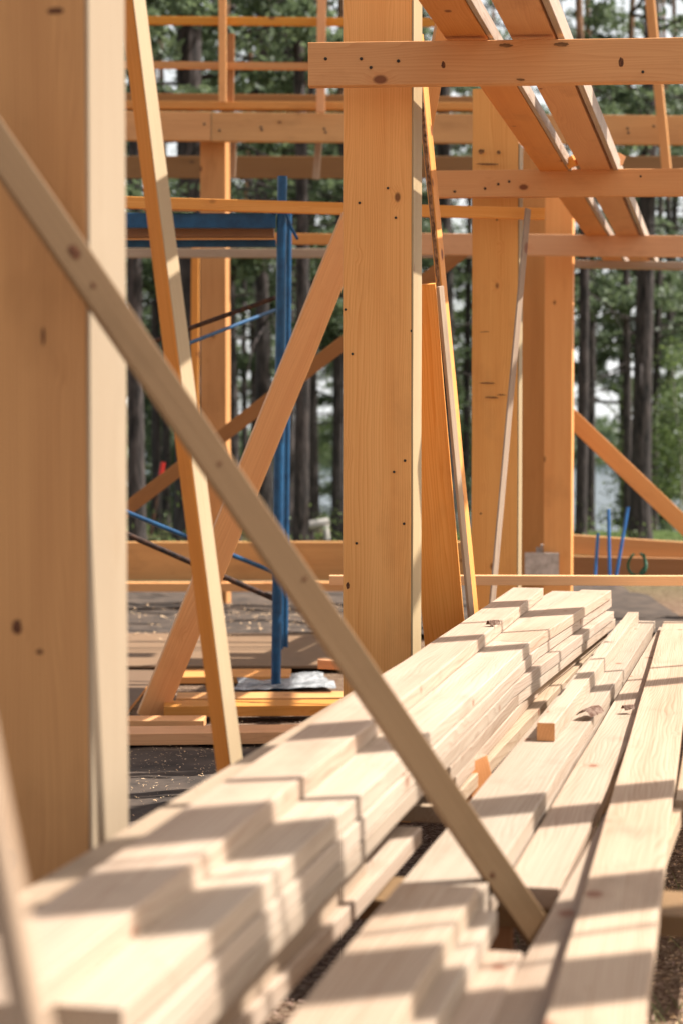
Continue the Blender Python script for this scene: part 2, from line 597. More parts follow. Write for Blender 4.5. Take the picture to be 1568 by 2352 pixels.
def trunk_bm(H, r0, branches, seed, dead=10):
    random.seed(seed + 500)
    bm = bmesh.new()
    n = 22
    rings = []
    ph = random.uniform(0, 6)
    for i in range(n + 1):
        s = i / n
        z = H * s - 0.3
        r = r0 * (1 - 0.78 * s) * (1 + 0.35 * math.exp(-s * 60))
        cx, cy_ = 0.12 * math.sin(s * 4 + ph) * s * 2, 0.10 * math.cos(s * 3 + ph) * s * 2
        ring = []
        for k in range(12):
            a = 2 * math.pi * k / 12
            rr = r * (1 + 0.10 * noise.noise(Vector((math.cos(a) * 2, math.sin(a) * 2, z * 1.3 + seed))))
            ring.append(bm.verts.new((cx + rr * math.cos(a), cy_ + rr * math.sin(a), z)))
        rings.append(ring)
    for a, b in zip(rings, rings[1:]):
        for k in range(12):
            f = bm.faces.new((a[k], a[(k + 1) % 12], b[(k + 1) % 12], b[k]))
            f.material_index = 1 if a[0].co.z > H * 0.45 else 0
    for P0, d, rad in branches:
        tube_bm(bm, P0, P0 + d * rad * 0.95, 0.035, 5, 0.008)
    for i in range(dead):
        z = random.uniform(0.12, 0.6) * H
        an = random.uniform(0, 6.28)
        d = Vector((math.cos(an), math.sin(an), random.uniform(-0.5, 0.3)))
        l = random.uniform(0.5, 1.7)
        p1 = Vector((0, 0, z)) + d * l * 0.6
        tube_bm(bm, Vector((0, 0, z)), p1, 0.022, 5, 0.014)
        tube_bm(bm, p1, p1 + Vector((d.x, d.y, d.z + random.uniform(-0.7, 0.2))) * l * 0.4, 0.014, 5, 0.005)
    return bm


PROTO = {}


def proto(kind, H, r0, seed, label_only=None):
    cb, br = crown_bm(kind, H, seed)
    me_c = bpy.data.meshes.new('crown')
    cb.to_mesh(me_c); cb.free()
    me_c.materials.append(M_NEEDLE if kind in ('pine', 'spruce') else M_LEAF)
    tb = trunk_bm(H, r0, br, seed, 14 if kind == 'pine' else 4)
    me_t = bpy.data.meshes.new('trunk')
    tb.to_mesh(me_t); tb.free()
    me_t.materials.append(M_BARK if kind != 'birch' else M_BIRCH)
    me_t.materials.append(M_BARKR if kind == 'pine' else (M_BARK if kind == 'spruce' else M_BIRCH))
    return me_c, me_t


PROTO['pine'] = [proto('pine', 17, 0.125, 3), proto('pine', 19, 0.165, 7), proto('pine', 15, 0.085, 12), proto('pine', 18, 0.11, 21)]
PROTO['spruce'] = [proto('spruce', 7, 0.09, 31), proto('spruce', 5, 0.07, 35)]
PROTO['birch'] = [proto('birch', 6.5, 0.05, 41), proto('birch', 4.5, 0.04, 45), proto('birch', 9.5, 0.08, 48)]
random.seed(99)


def tree(kind, x, y, label, group, var=None, sc=1.0):
    k = random.randrange(len(PROTO[kind])) if var is None else var
    me_c, me_t = PROTO[kind][k]
    nm = {'pine': 'pine_tree', 'spruce': 'spruce_tree', 'birch': 'birch_tree'}[kind]
    o = empty(nm, (x, y, ground_z(x, y)), random.uniform(0, 6.28))
    o.scale = (sc, sc, sc * random.uniform(0.93, 1.07))
    tag(o, label, {'pine': 'pine tree', 'spruce': 'spruce tree', 'birch': 'birch tree'}[kind], group)
    for nme, me in (('trunk', me_t), ('crown', me_c)):
        c = bpy.data.objects.new(nme, me)
        c.parent = o
        col.objects.link(c)
    return o


def px_x(px, Y):
    return (px - 784) / F * Y


# trunks one can tell apart in the photo: (pixel x, distance, proto, scale, label)
KEY = [
    (318, 22, 0, 0.9, 'thin dark pine trunk just right of the pale side of the big left post'),
    (435, 24, 1, 1.25, 'thick pine trunk behind the roof battens right of the big left post'),
    (380, 34, 2, 1.0, 'slim dark pine trunk seen under the blue scaffold platform'),
    (610, 27, 3, 1.1, 'dark pine trunk directly left of the blue scaffold upright'),
    (588, 36, 2, 1.0, 'thin pine trunk between the reddish rear post and the scaffold upright'),
    (540, 25, 2, 1.0, 'mossy pine trunk beside the right edge of the reddish rear post'),
    (658, 30, 1, 1.0, 'pine trunk right behind the top of the blue scaffold upright'),
    (690, 23, 0, 0.85, 'dark pine trunk standing just right of the paired blue uprights'),
    (722, 33, 3, 1.0, 'slender pine trunk midway between the blue scaffold and the central post'),
    (775, 28, 0, 0.8, 'dark pine trunk touching the left edge of the central post'),
    (1028, 31, 1, 1.0, 'dark pine trunk in the gap between the central post and the next post'),
    (1332, 24, 0, 0.7, 'straight dark pine trunk just right of the rearmost frame post'),
    (1352, 30, 3, 0.8, 'second dark pine trunk to the right of the rearmost frame post'),
    (1470, 26, 1, 0.92, 'thickest pine trunk right of the frame, partly birch-grey in the sun'),
    (1500, 33, 2, 0.9, 'slim straight pine trunk just right of the thickest lakeside trunk'),
    (1532, 38, 2, 1.1, 'narrow pine trunk near the right border of the photo'),
    (1430, 44, 2, 0.9, 'thin pine trunk standing in front of the lake'),
]
for px, Y, v, sc, lab in KEY:
    tree('pine', px_x(px, Y), Y, lab, 'pine trees around the site', v, sc)
# further trees of the wood
for i in range(13):
    Y = random.uniform(38, 74)
    x = random.uniform(-0.27, 0.27) * Y
    if 0.11 < x / Y < 0.17 and Y > 40:
        x -= 0.09 * Y
    tree('pine', x, Y, 'pine tree among the distant trees of the wood', 'distant pines of the wood', None, random.uniform(0.8, 1.15))
for i in range(15):
    Y = random.uniform(30, 60)
    x = random.uniform(-0.26, 0.24) * Y
    if x / Y > 0.10:
        continue
    tree('birch', x, Y, 'light green young birch in the undergrowth between the pines', 'young birches under the pines', None, random.uniform(0.7, 1.1))
for i in range(30):
    Y = random.uniform(27, 56)
    x = (-0.125 + 0.012 * i + random.uniform(-0.004, 0.004)) * Y * (1 if i % 3 else 0.97)
    if 0.135 < x / Y < 0.155:
        continue
    tree('pine', x, Y, 'slender dark pine stem among the lakeside and left-hand woods', 'slender pines between the big trunks', (2, 3, 2)[i % 3], random.uniform(0.75, 1.05))
for i in range(12):
    Y = random.uniform(34, 66)
    x = random.uniform(-0.25, 0.25) * Y
    if 0.11 < x / Y < 0.17:
        x -= 0.1 * Y
    tree('spruce', x, Y, 'small dark spruce growing under the tall pines', 'small spruces under the pines', None, random.uniform(0.8, 1.3))


for px, Y, k, sc in ((1455, 40, 'birch', 0.75), (1520, 36, 'spruce', 0.95), (1560, 31, 'birch', 0.7)):
    if k == 'spruce':
        tree('spruce', px_x(px, Y), Y, 'small dark spruce growing under the tall pines', 'small spruces under the pines', 1, sc)
    else:
        tree('birch', px_x(px, Y), Y, 'light green young birch in the undergrowth between the pines', 'young birches under the pines', 1, sc)


def shrubs():
    random.seed(5)
    bm = bmesh.new()
    for i in range(420):
        Y = random.uniform(19, 48)
        x = random.uniform(-0.25, 0.25) * Y
        if x / Y > 0.08 and Y > 33: continue
        h = random.uniform(0.1, 0.45)
        z = ground_z(x, Y)
        for q in range(28):
            add_leaf(bm, Vector((x + random.gauss(0, .3), Y + random.gauss(0, .3), z + abs(random.gauss(0, h)))), 0.028, 0.3)
    tag(link('undergrowth', bm, M_LEAF), 'low green bilberry shrubs and moss on the forest floor', 'undergrowth', kind='stuff')
    # far shore wood as one mass
    bm = bmesh.new()
    for i in range(9000):
        x = random.uniform(-90, 160)
        y = random.uniform(240, 262)
        h = 6 + 2.5 * noise.noise(Vector((x * 0.06, 0, 0))) + 3 * noise.noise(Vector((x * 0.4, 2, 0)))
        z = -1.5 + random.random() ** 0.8 * h
        add_leaf(bm, Vector((x, y, z)), 1.0, 0.3)
    tag(link('far_wood', bm, M_NEEDLE), 'hazy belt of wood on the far shore of the lake', 'wood', kind='stuff')


shrubs()
random.seed(4)

# ------------------------------------------------------------------ frame: posts
z_of = lambda y, Y: at(784, y, Y).z
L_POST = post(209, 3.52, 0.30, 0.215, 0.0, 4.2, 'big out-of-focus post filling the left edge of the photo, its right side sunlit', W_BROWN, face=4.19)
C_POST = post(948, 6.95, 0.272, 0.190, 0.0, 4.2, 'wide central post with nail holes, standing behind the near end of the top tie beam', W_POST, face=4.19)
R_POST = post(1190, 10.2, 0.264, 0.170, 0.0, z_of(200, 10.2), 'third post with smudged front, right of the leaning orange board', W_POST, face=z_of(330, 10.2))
post(1312, 13.5, 0.205, 0.15, 0.0, z_of(400, 13.5), 'rearmost pale post at the right, with the woods and lake directly beside it')
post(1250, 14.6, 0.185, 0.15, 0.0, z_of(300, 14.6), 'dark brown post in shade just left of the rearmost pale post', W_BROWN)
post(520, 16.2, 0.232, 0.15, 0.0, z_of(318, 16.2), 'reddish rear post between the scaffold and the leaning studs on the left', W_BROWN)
board('post', at(446, 1240, 16.9), at(450, 560, 16.9), 0.07, 0.07, (0, -1, 0), W_BEAM, 'slim shaded stud standing just left of the reddish rear post', 'post')
# offcut knots and screws
for px, py in ((825, 466), (890, 432), (908, 500), (793, 711), (809, 813), (943, 760), (929, 1058), (904, 1084), (818, 1248), (852, 1232), (927, 1203)):
    screw(C_POST, px, py, 6.99 if px < 870 else 6.955, 0.0052)


# ------------------------------------------------------------------ frame: beams
def ib(name, p1, p2, w_, t_, n=(0, -1, 0), mat=None, label=None, cat='beam', group=None, **k):
    return board(name, at(*p1), at(*p2), w_, t_, n, mat, label, cat, group, **k)


B1 = ib('tie_beam', (709, 151.5, 6.72), (1760, 136, 6.62), 0.157, 0.05, label='thick orange tie beam at the top right whose sawn left end crosses the central post', endmat=W_END)
for px, py in ((748, 135), (829, 135), (851, 155), (914, 140)):
    screw(B1, px, py, 6.693 - 0.0000951 * (px - 709), 0.0062)
B2 = ib('tie_beam', (985, 423, 10.0), (1800, 418, 9.9), 0.146, 0.05, label='middle tie beam on the right, running across the smudged third post')
for px, py in ((1043, 440), (1113, 433), (1143, 423), (1168, 417)):
    screw(B2, px, py, 9.973 - 0.000123 * (px - 985), 0.0075)
ib('tie_beam', (960, 560, 13.1), (1700, 569, 13.0), 0.150, 0.05, label='lowest tie beam at the right, crossing the head of the rearmost pale post')
ib('lintel_board', (1316, 606, 14.3), (1700, 614, 14.2), 0.055, 0.12, label='pale board lying under the lowest tie beam at the right', cat='board', mat=W_PALE)
# battens and beams of the rear gable on the left
ib('roof_batten', (200, 46, 15.9), (1035, 52, 15.9), 0.068, 0.04, mat=W_BROWN, label='topmost thin horizontal batten at the upper left in front of the trees', cat='batten')
ib('roof_batten', (200, 148, 15.9), (800, 153, 15.9), 0.060, 0.04, mat=W_BROWN, label='second thin horizontal batten from the top, ending behind the tie beam end', cat='batten')
ib('rear_beam', (150, 226, 16.6), (1100, 236, 16.6), 0.10, 0.05, mat=W_OLD, label='dark brown rail behind and above the broad rear beam at the upper left')
ib('rear_beam', (150, 242, 16.0), (1100, 246, 16.0), 0.062, 0.12, mat=W_BROWN, label='ledge plank lying along the top of the broad rear beam')
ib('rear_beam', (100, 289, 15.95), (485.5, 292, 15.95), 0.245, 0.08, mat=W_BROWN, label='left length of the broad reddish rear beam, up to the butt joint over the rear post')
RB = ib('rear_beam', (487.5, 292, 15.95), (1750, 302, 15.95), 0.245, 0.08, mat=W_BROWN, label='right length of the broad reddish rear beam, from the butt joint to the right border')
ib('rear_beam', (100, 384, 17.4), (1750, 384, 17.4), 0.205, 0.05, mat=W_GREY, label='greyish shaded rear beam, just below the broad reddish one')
ib('rail_batten', (200, 462, 9.95), (1249, 492, 9.95), 0.062, 0.045, label='sunny yellow batten passing behind the central post and ending in front of the third post', cat='batten', mat=W_POST, endmat=W_END)
ib('rear_rail', (200, 545, 14.6), (1100, 553, 14.6), 0.085, 0.05, label='brown rail seen just under the scaffold platform on the left', cat='batten')
ib('rear_rail', (200, 581, 15.4), (1100, 583, 15.4), 0.075, 0.05, mat=W_PALE, label='pale brown rail under the scaffold platform, the lower of two', cat='batten')
for px, py in ((600, 292), (602, 298), (745, 296), (748, 304), (1440, 295), (1442, 305), (1500, 290), (470, 285), (505, 300)):
    screw(RB, px, py, 15.9, 0.011)
for px, py in ((1470, 405),):
    screw(B2, px, py, 9.973 - 0.000123 * (px - 985), 0.0065)
for px, py in ((1475, 165),):
    screw(B1, px, py, 6.693 - 0.0000951 * (px - 709), 0.0055)
# upright studs of the rear gable
g = 'short uprights of the rear roof frame'
ib('stud', (511, -60, 15.8), (512, 235, 15.8), 0.065, 0.045, label='upright stud crossing both thin battens above the reddish rear post', cat='stud', group=g)
ib('stud', (531, 78, 16.05), (530, 235, 16.05), 0.06, 0.045, label='short stud doubled against the right of the upright above the reddish rear post', cat='stud', group=g, mat=W_OLD)
ib('stud', (740, -60, 15.8), (737, 258, 15.8), 0.075, 0.045, label='upright stud left of the sawn tie beam end', cat='stud', group=g)
ib('stud', (537, 326, 16.4), (535, 408, 16.4), 0.05, 0.03, mat=W_PALE, label='short pale stud right of the reddish rear post, between the two rear beams', cat='stud', group=g)
ib('stud', (732, 326, 16.4), (726, 412, 16.4), 0.06, 0.03, mat=W_PALE, label='short pale stud above the scaffold between the two rear beams', cat='stud', group=g)
ib('stud', (1484, -80, 15.6), (1530, 395, 15.6), 0.075, 0.05, (-0.35, -0.93, 0), mat=W_BEAM, label='slightly leaning stud at the upper right with a white sunlit edge', cat='stud', group=g)

# planks lying on the tie beams
zt = z_of(94, 6.7)


def ground_board(name, X1, Y1, X2, Y2, w_, ztop, t_, mat=None, label=None, cat='board', group=None, bow=0.002, endmat=None, z2=None, roll=0.0, cut=0.0):
    z2 = ztop if z2 is None else z2
    return board(name, (X1, Y1, ztop - t_ / 2), (X2, Y2, z2 - t_ / 2), w_, t_, (roll, 0, 1), mat or W_PALE, label, cat, group, bow=bow, endmat=endmat, cut=cut)


PL = 'planks laid across the tie beams'


def plank(xr, label, w_=0.145, t_=0.045, dz=0.0, y0=4.6, y1=15.4, mat=None, sl=0.2135, roll=0.0):
    # xr: right edge position at distance 6.8
    c = lambda y: xr - w_ / 2 + sl * (y - 6.8)
    zz = zt + 0.012 + t_ + dz
    return ground_board('roof_plank', c(y0), y0, c(y1), y1, w_, zz, t_, mat or W_BEAM, label, 'plank', PL, roll=roll)


plank(0.548, 'left one of the two wide planks resting on the tie beams overhead', 0.150)
plank(0.572, 'thin lath on edge against the right side of the left overhead plank', 0.018, 0.06, mat=W_PALE)
plank(0.790, 'right one of the two wide planks resting on the tie beams overhead', 0.155, sl=0.2105)
plank(0.829, 'lath on edge along the right side of the right overhead plank', 0.024, 0.085, mat=W_PALE, sl=0.212)
ib('wood_block', (1308, 372, 9.7), (1338, 362, 9.9), 0.055, 0.05, label='small offcut wedged between the two wide overhead planks above the middle tie beam', cat='offcut', endmat=W_POST)
ib('wood_block', (1395, 362, 10.2), (1425, 365, 10.1), 0.055, 0.05, label='small offcut sticking out right of the overhead planks above the middle tie beam', cat='offcut')
ib('brace', (1022, 30, 8.6), (972, 300, 8.6), 0.075, 0.045, (0.3, -0.95, 0), label='short orange diagonal brace beside the top of the central post', cat='brace')

# ------------------------------------------------------------------ braces and leaning boards
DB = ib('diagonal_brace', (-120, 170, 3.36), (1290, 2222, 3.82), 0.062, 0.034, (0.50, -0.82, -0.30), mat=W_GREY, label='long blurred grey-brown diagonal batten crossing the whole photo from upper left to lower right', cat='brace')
LS = ib('leaning_stud', (283, -160, 5.3), (531, 1790, 4.9), 0.052, 0.052, (-0.62, -0.78, 0), mat=W_STUD, label='leaning square stud, orange with its sunlit side coloured cream, right of the big left post', cat='stud')
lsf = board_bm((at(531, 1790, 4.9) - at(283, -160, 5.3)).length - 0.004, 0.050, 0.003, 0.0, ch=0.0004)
lsf = link('sunlit_face_strip', lsf, W_SUNLIT, LS)
# it lies on the stud's right-hand face, its cream colour standing in for sunlight
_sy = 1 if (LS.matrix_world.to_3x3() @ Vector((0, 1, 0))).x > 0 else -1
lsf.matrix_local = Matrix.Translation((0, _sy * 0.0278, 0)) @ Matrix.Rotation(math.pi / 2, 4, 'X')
ib('diagonal_brace', (815, 500, 9.45), (346, 1648, 9.6), 0.146, 0.048, (0.25, -0.97, 0), mat=W_POST, label='wide orange diagonal board leaning left down from the central post to the floor joists', cat='brace')
ib('diagonal_brace', (1090, 556, 14.0), (280, 1178, 14.0), 0.105, 0.04, mat=W_OLD, label='thin shaded diagonal brace behind the scaffold, rising to the right', cat='brace')
ib('diagonal_brace', (1290, 940, 13.9), (1660, 1292, 13.9), 0.125, 0.045, mat=W_BEAM, label='orange diagonal brace at the right border descending from the rearmost post', cat='brace')
ib('leaning_board', (950, 655, 7.35), (1025, 1520, 7.75), 0.175, 0.028, (-0.10, -1, 0), mat=W_POST, label='bright orange wide board leaning against the right side of the central post', cat='board')
ib('leaning_board', (1008, 658, 7.34), (1084, 1440, 7.62), 0.034, 0.014, (0.74, -0.67, 0), mat=W_PALE, label='narrow cream batten along the right edge of the bright orange leaning board', cat='batten')
bk = ib('bark_edged_board', (958, 78, 7.9), (1093, 1480, 8.0), 0.028, 0.075, (-0.35, -0.93, 0), mat=W_BEAM, label='thin tall board with a rough brown bark edge leaning right of the central post', cat='board')
# its bark edge
def bark_strip():
    A, B = at(953, 80, 7.84), at(1030, 900, 7.88)
    bm = bmesh.new()
    n = 60
    prev = None
    for i in range(n + 1):
        s = i / n
        p = A.lerp(B, s)
        w_ = 0.011 * (1 - 0.45 * s) + 0.003 * noise.noise(Vector((s * 40, 0, 0)))
        o1, o2 = 0.003 * noise.noise(Vector((s * 55, 3, 0))), 0.003 * noise.noise(Vector((s * 60, 7, 0)))
        row = [bm.verts.new(p + Vector((-w_ + o1, 0.02, 0))), bm.verts.new(p + Vector((-w_ * .6, -0.006 + o2, 0))), bm.verts.new(p + Vector((w_ * .6, -0.006 - o2, 0))), bm.verts.new(p + Vector((w_ + o2, 0.02, 0)))]
        if prev:
            for k in range(3):
                bm.faces.new((prev[k], prev[k + 1], row[k + 1], row[k]))
        prev = row
    m = simple('bark_edge', (0.06, 0.025, 0.012), (0.36, 0.19, 0.085), 45, 0.9, 5)
    o = link('bark_edge', bm, m)
    o.parent = bk
    bpy.context.view_layer.update()
    o.matrix_parent_inverse = bk.matrix_world.inverted()


bark_strip()
ib('leaning_batten', (1211, 480, 9.85), (1128, 1400, 9.45), 0.040, 0.012, (0.66, -0.75, 0), mat=W_PALE, label='slender cream batten leaning against the third post, foot behind the low rail', cat='batten')
ib('leaning_board', (-135, 1300, 1.50), (108, 2500, 1.35), 0.026, 0.02, (-0.3, -0.95, 0), mat=W_PALE, label='very blurred grey batten cutting the lower left corner of the photo', cat='batten')

# low rail and sill beams
ib('low_rail', (757, 1333, 9.3), (1750, 1334, 9.25), 0.050, 0.05, mat=W_POST, label='low horizontal rail behind the far end of the lumber stack', cat='rail', endmat=W_END)
ib('sill_beam', (100, 1288, 16.0), (1160, 1288, 16.0), 0.335, 0.12, mat=W_BROWN, label='broad sill beam along the floor at the rear left', cat='beam')
ib('sill_board', (100, 1349, 15.6), (800, 1346, 15.6), 0.075, 0.14, mat=W_BEAM, label='lower board at the foot of the rear left sill beam', cat='board')
ib('sill_beam', (1242, 1246, 14.9), (1750, 1280, 14.9), 0.16, 0.10, mat=W_BROWN, label='upper sill beam at the right behind the thin blue rods', cat='beam')
ib('sill_beam', (1240, 1300, 14.8), (1750, 1310, 14.8), 0.17, 0.12, mat=W_OLD, label='lower sill beam at the right behind the low rail', cat='beam')

# grey panels leaning against the dark post
pan = empty('panel_stack', at(1250, 1335, 13.9))
tag(pan, 'small stack of greyish sheet panels with pale edges at the foot of the dark post', 'panels')
for k, (x0, x1, y0) in enumerate(((1204, 1282, 1270), (1230, 1300, 1256), (1240, 1310, 1250))):
    A, B = at(x0, (y0 + 1335) / 2, 13.5 + k * 0.12), at(x1, (y0 + 1335) / 2, 13.5 + k * 0.12)
    o = board('panel', A, B, (1335 - y0) / F * 13.6, 0.035, (0, -1, 0), M_INSUL, None, parent=None, endmat=W_PALE)
    o.parent = pan
    bpy.context.view_layer.update()
    o.matrix_parent_inverse = pan.matrix_world.inverted()
for k in ('category', 'group'):
    for o in pan.children:
        if k in o: del o[k]

g = 'thin blue steel rods by the right sill'
for (x0, y0, x1, y1, lab) in ((1372, 1225, 1364, 1345, 'left thin blue rod standing at the right sill, the shortest of three'),
                              (1396, 1170, 1399, 1345, 'middle thin blue rod standing upright at the right sill'),
                              (1441, 1165, 1410, 1345, 'right thin blue rod, leaning outwards at the right sill')):
    o = tube('blue_rod', [at(x1, y1, 13.6), at(x0, y0, 13.7)], 0.013, M_BLUER)
    tag(o, lab, 'rod', g)
pts = [at(1462, 1296, 13.6) + Vector((math.cos(a) * 0.068, 0.03 * math.sin(a * 2), math.sin(a) * 0.085)) for a in [2.0 + i * 0.3 for i in range(19)]]
pts += [at(1478, 1275, 13.5), at(1481, 1300, 13.5), at(1468, 1318, 13.5)]
tag(tube('hose_coil', pts, 0.010, M_GRN, seg=8), 'small coil of dark green hose hanging on the right sill beam', 'hose')

# ------------------------------------------------------------------ blue scaffold
sc_ = empty('scaffold_tower', at(646, 1588, 10.75))
tag(sc_, 'blue steel scaffold tower with a plank platform, left of the central post', 'scaffold')


def sc_tube(name, p1, p2, r, mat=M_BLUE, seg=14):
    return tube(name, [at(*p1), at(*p2)], r, mat, sc_, seg)


sc_tube('upright', (634, 1588, 10.75), (649, 405, 10.75), 0.029)
sc_tube('upright', (655, 1508, 12.6), (664, 470, 12.6), 0.022)
sc_tube('upright', (646, 1512, 12.45), (655, 520, 12.45), 0.014)
sc_tube('upright', (150, 1600, 10.7), (165, 420, 10.7), 0.029)
for p1, p2, w_ in (((160, 508, 10.7), (634, 507, 10.75), 0.085), ((160, 561, 11.0), (634, 559, 11.0), 0.042)):
    A, B = at(*p1), at(*p2)
    o = board('ledger', A, B, w_, 0.04, (0, -1, 0), M_BLUE)
    for k in ('category', 'group'):
        if k in o: del o[k]
    o.parent = sc_
    bpy.context.view_layer.update()
    o.matrix_parent_inverse = sc_.matrix_world.inverted()
sc_tube('cross_brace', (350, 785, 11.2), (632, 684, 10.8), 0.014, M_RUST)
sc_tube('cross_brace', (425, 792, 11.4), (632, 712, 12.3), 0.012)
sc_tube('cross_brace', (280, 1172, 11.0), (650, 1322, 11.9), 0.015)
sc_tube('cross_brace', (280, 1222, 11.0), (632, 1376, 10.8), 0.017, M_RUST)
sc_tube('hook', (632, 492, 10.7), (622, 484, 10.6), 0.010)
sc_tube('hook', (655, 480, 10.7), (668, 520, 10.7), 0.009)
sc_tube('hook', (668, 520, 10.7), (683, 548, 10.6), 0.009)
for k, (x0, x1, yy) in enumerate(((330, 450, 479), (460, 512, 475), (518, 612, 475))):
    A, B = at((x0 + x1) / 2, yy, 10.65), at((x0 + x1) / 2 + 10, yy - 6, 12.7)
    o = board('platform_plank', A, B, (x1 - x0) / F * 10.7, 0.035, (0, 0, 1), W_OLD)
    for kk in ('category', 'group'):
        if kk in o: del o[kk]
    o.parent = sc_
    bpy.context.view_layer.update()
    o.matrix_parent_inverse = sc_.matrix_world.inverted()
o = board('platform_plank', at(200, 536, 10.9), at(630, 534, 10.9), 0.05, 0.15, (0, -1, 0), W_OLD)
for kk in ('category', 'group'):
    if kk in o: del o[kk]
o.parent = sc_
bpy.context.view_layer.update()
o.matrix_parent_inverse = sc_.matrix_world.inverted()


# ------------------------------------------------------------------ main lumber stack
def edge_board(name, X_at, yref, slope, wdt, y0, y1, h, t_, side='l', **k):
    """board given by the x of its left or right edge at distance yref, its run, and its top h below the eye"""
    c = 1 / math.sqrt(1 + slope * slope)
    off = wdt / 2 / c * (1 if side == 'l' else -1)
    f = lambda y: X_at + off + slope * (y - yref)
    return ground_board(name, f(y0), y0, f(y1), y1, wdt, EYE - h, t_, **k)


MG = 'boards of the tall lumber stack'
ML = 'pale sawn board in the lower layers of the tall lumber stack'
T = 0.0435
rj = lambda a: random.uniform(-a, a)
edge_board('stacked_board', 0.183, 4.9, 0.2097, 0.142, 2.18, 8.50, 0.670, T, 'r', label='raised top board running along the middle of the tall lumber stack', group=MG)
edge_board('stacked_board', -0.514, 2.9, 0.2300, 0.104, 2.10, 8.40, 0.715, T, 'l', label='leftmost top board of the tall lumber stack, along its outer left edge', group=MG)
def rowboards(X_, near_sl, far_sl, yj, wd, h, y0, y1, lab0, lab1, t_=None):
    """one layer of the right-hand columns: a near and a far board butted together, the far ones fanned outwards"""
    t_ = t_ or T
    jn = rj(0.005)
    xj = X_ + near_sl * (yj - 6.67)
    if y0 < yj:
        edge_board('stacked_board', X_ + jn, 6.67, near_sl, wd, y0, yj - 0.004, h, t_, 'r', label=lab0, group=MG)
    edge_board('stacked_board', xj + rj(0.004), yj, far_sl, wd, yj + 0.004, y1, h, t_, 'r', label=lab1, group=MG)


T = 0.042
rowboards(0.70, 0.221, 0.2737, 6.62, 0.147, 0.715, 2.30, 8.93,
          'near top board along the right edge of the tall lumber stack, partly in band-like shade',
          'far top board at the right edge of the tall lumber stack, splayed outwards')
rowboards(0.549, 0.221, 0.2600, 5.6, 0.142, 0.7155, 2.25, 8.90, ML,
          'low top board visible beside the raised one at the far end of the tall stack')
for k in range(1, 5):
    h = 0.715 + 0.045 * k
    edge_board('stacked_board', -0.514 + rj(0.005), 2.9, 0.230, 0.100, 2.12 + random.random() * .18, 8.4 + random.random() * 0.3, h, T, 'l', label=ML, group=MG)
    rowboards(0.549, 0.221, 0.262, 5.5 + random.random(), 0.138, h, 2.2 + random.random() * .15, 8.85 + rj(.12), ML, ML)
    rowboards(0.70, 0.221, 0.2737, 6.1 + random.random() * .9, 0.143, h, (2.2 + random.random() * .12) if k < 3 else 4.5 + 0.1 * k, 8.95 + rj(.14), ML, ML)
for h in (0.850, 0.895):
    edge_board('stacked_board', 0.70 - 0.045, 6.67, 0.221, 0.12, 2.2, 3.95, h, T, 'r', label=ML, group=MG)
edge_board('stacked_board', -0.50, 2.9, 0.230, 0.104, 2.3, 8.5, 0.945, T, 'l', label=ML, group=MG)
edge_board('stacked_board', 0.549 - 0.10, 6.67, 0.232, 0.142, 2.3, 8.5, 0.945, T, 'r', label=ML, group=MG)
edge_board('stacked_board', 0.309, 4.9, 0.2455, 0.14, 4.75, 8.7, 0.9455, T, 'r', label='bottom board sticking out along the right foot of the tall lumber stack', group=MG)
edge_board('stacked_board', 0.202, 4.47, 0.236, 0.13, 2.2, 4.45, 0.935, T, 'r', label='short low board in the recess at the near right foot of the tall stack', group=MG)

# shorter boards of the cross bearers
def bearer(Y0, wd, h, t_, x0, x1, label, group='bearers under the lumber'):
    yc = Y0 + wd / 2
    f = lambda x: yc - 0.2185 * (x - 0.5)
    return board('bearer', (x0, f(x0), EYE - h - t_ / 2), (x1, f(x1), EYE - h - t_ / 2), wd, t_, (0, 0, 1), W_STUD if t_ > 0.06 else W_GREY, label, 'bearer', group)


bearer(3.87, 0.22, 0.993, 0.046, -0.75, 2.1, 'flat plank bearer under the right-hand boards, above the sunlit grass at the lower right')
bearer(7.3, 0.10, 0.993, 0.10, 0.2, 2.9, 'orange bearer glimpsed between the two lumber piles at mid-length')
bearer(2.45, 0.10, 0.993, 0.10, -1.1, 1.4, 'nearest bearer in deep shade at the bottom border of the photo')
for X_, Y_, h_ in ((-0.55, 4.2, 1.041), (0.30, 4.02, 1.041), (1.6, 3.74, 1.041), (0.4, 7.37, 1.095), (1.1, 7.22, 1.095), (2.5, 6.92, 1.095), (-0.9, 2.8, 1.095), (0.05, 2.6, 1.095), (1.2, 2.35, 1.095)):
    tag(board('support_block', (X_, Y_, -0.05), (X_, Y_, EYE - h_), 0.15, 0.15, (0, -1, 0), W_OLD), 'stubby timber block on the ground holding up a bearer of the lumber', 'block', 'blocks under the bearers')
ib('support_post', (1078, 1742, 5.25), (1130, 1960, 5.3), 0.085, 0.06, (0.5, -0.85, 0), mat=W_BEAM, label='short slanted prop with a pale sawn top in the gap between the two piles', cat='prop', endmat=W_PALE)

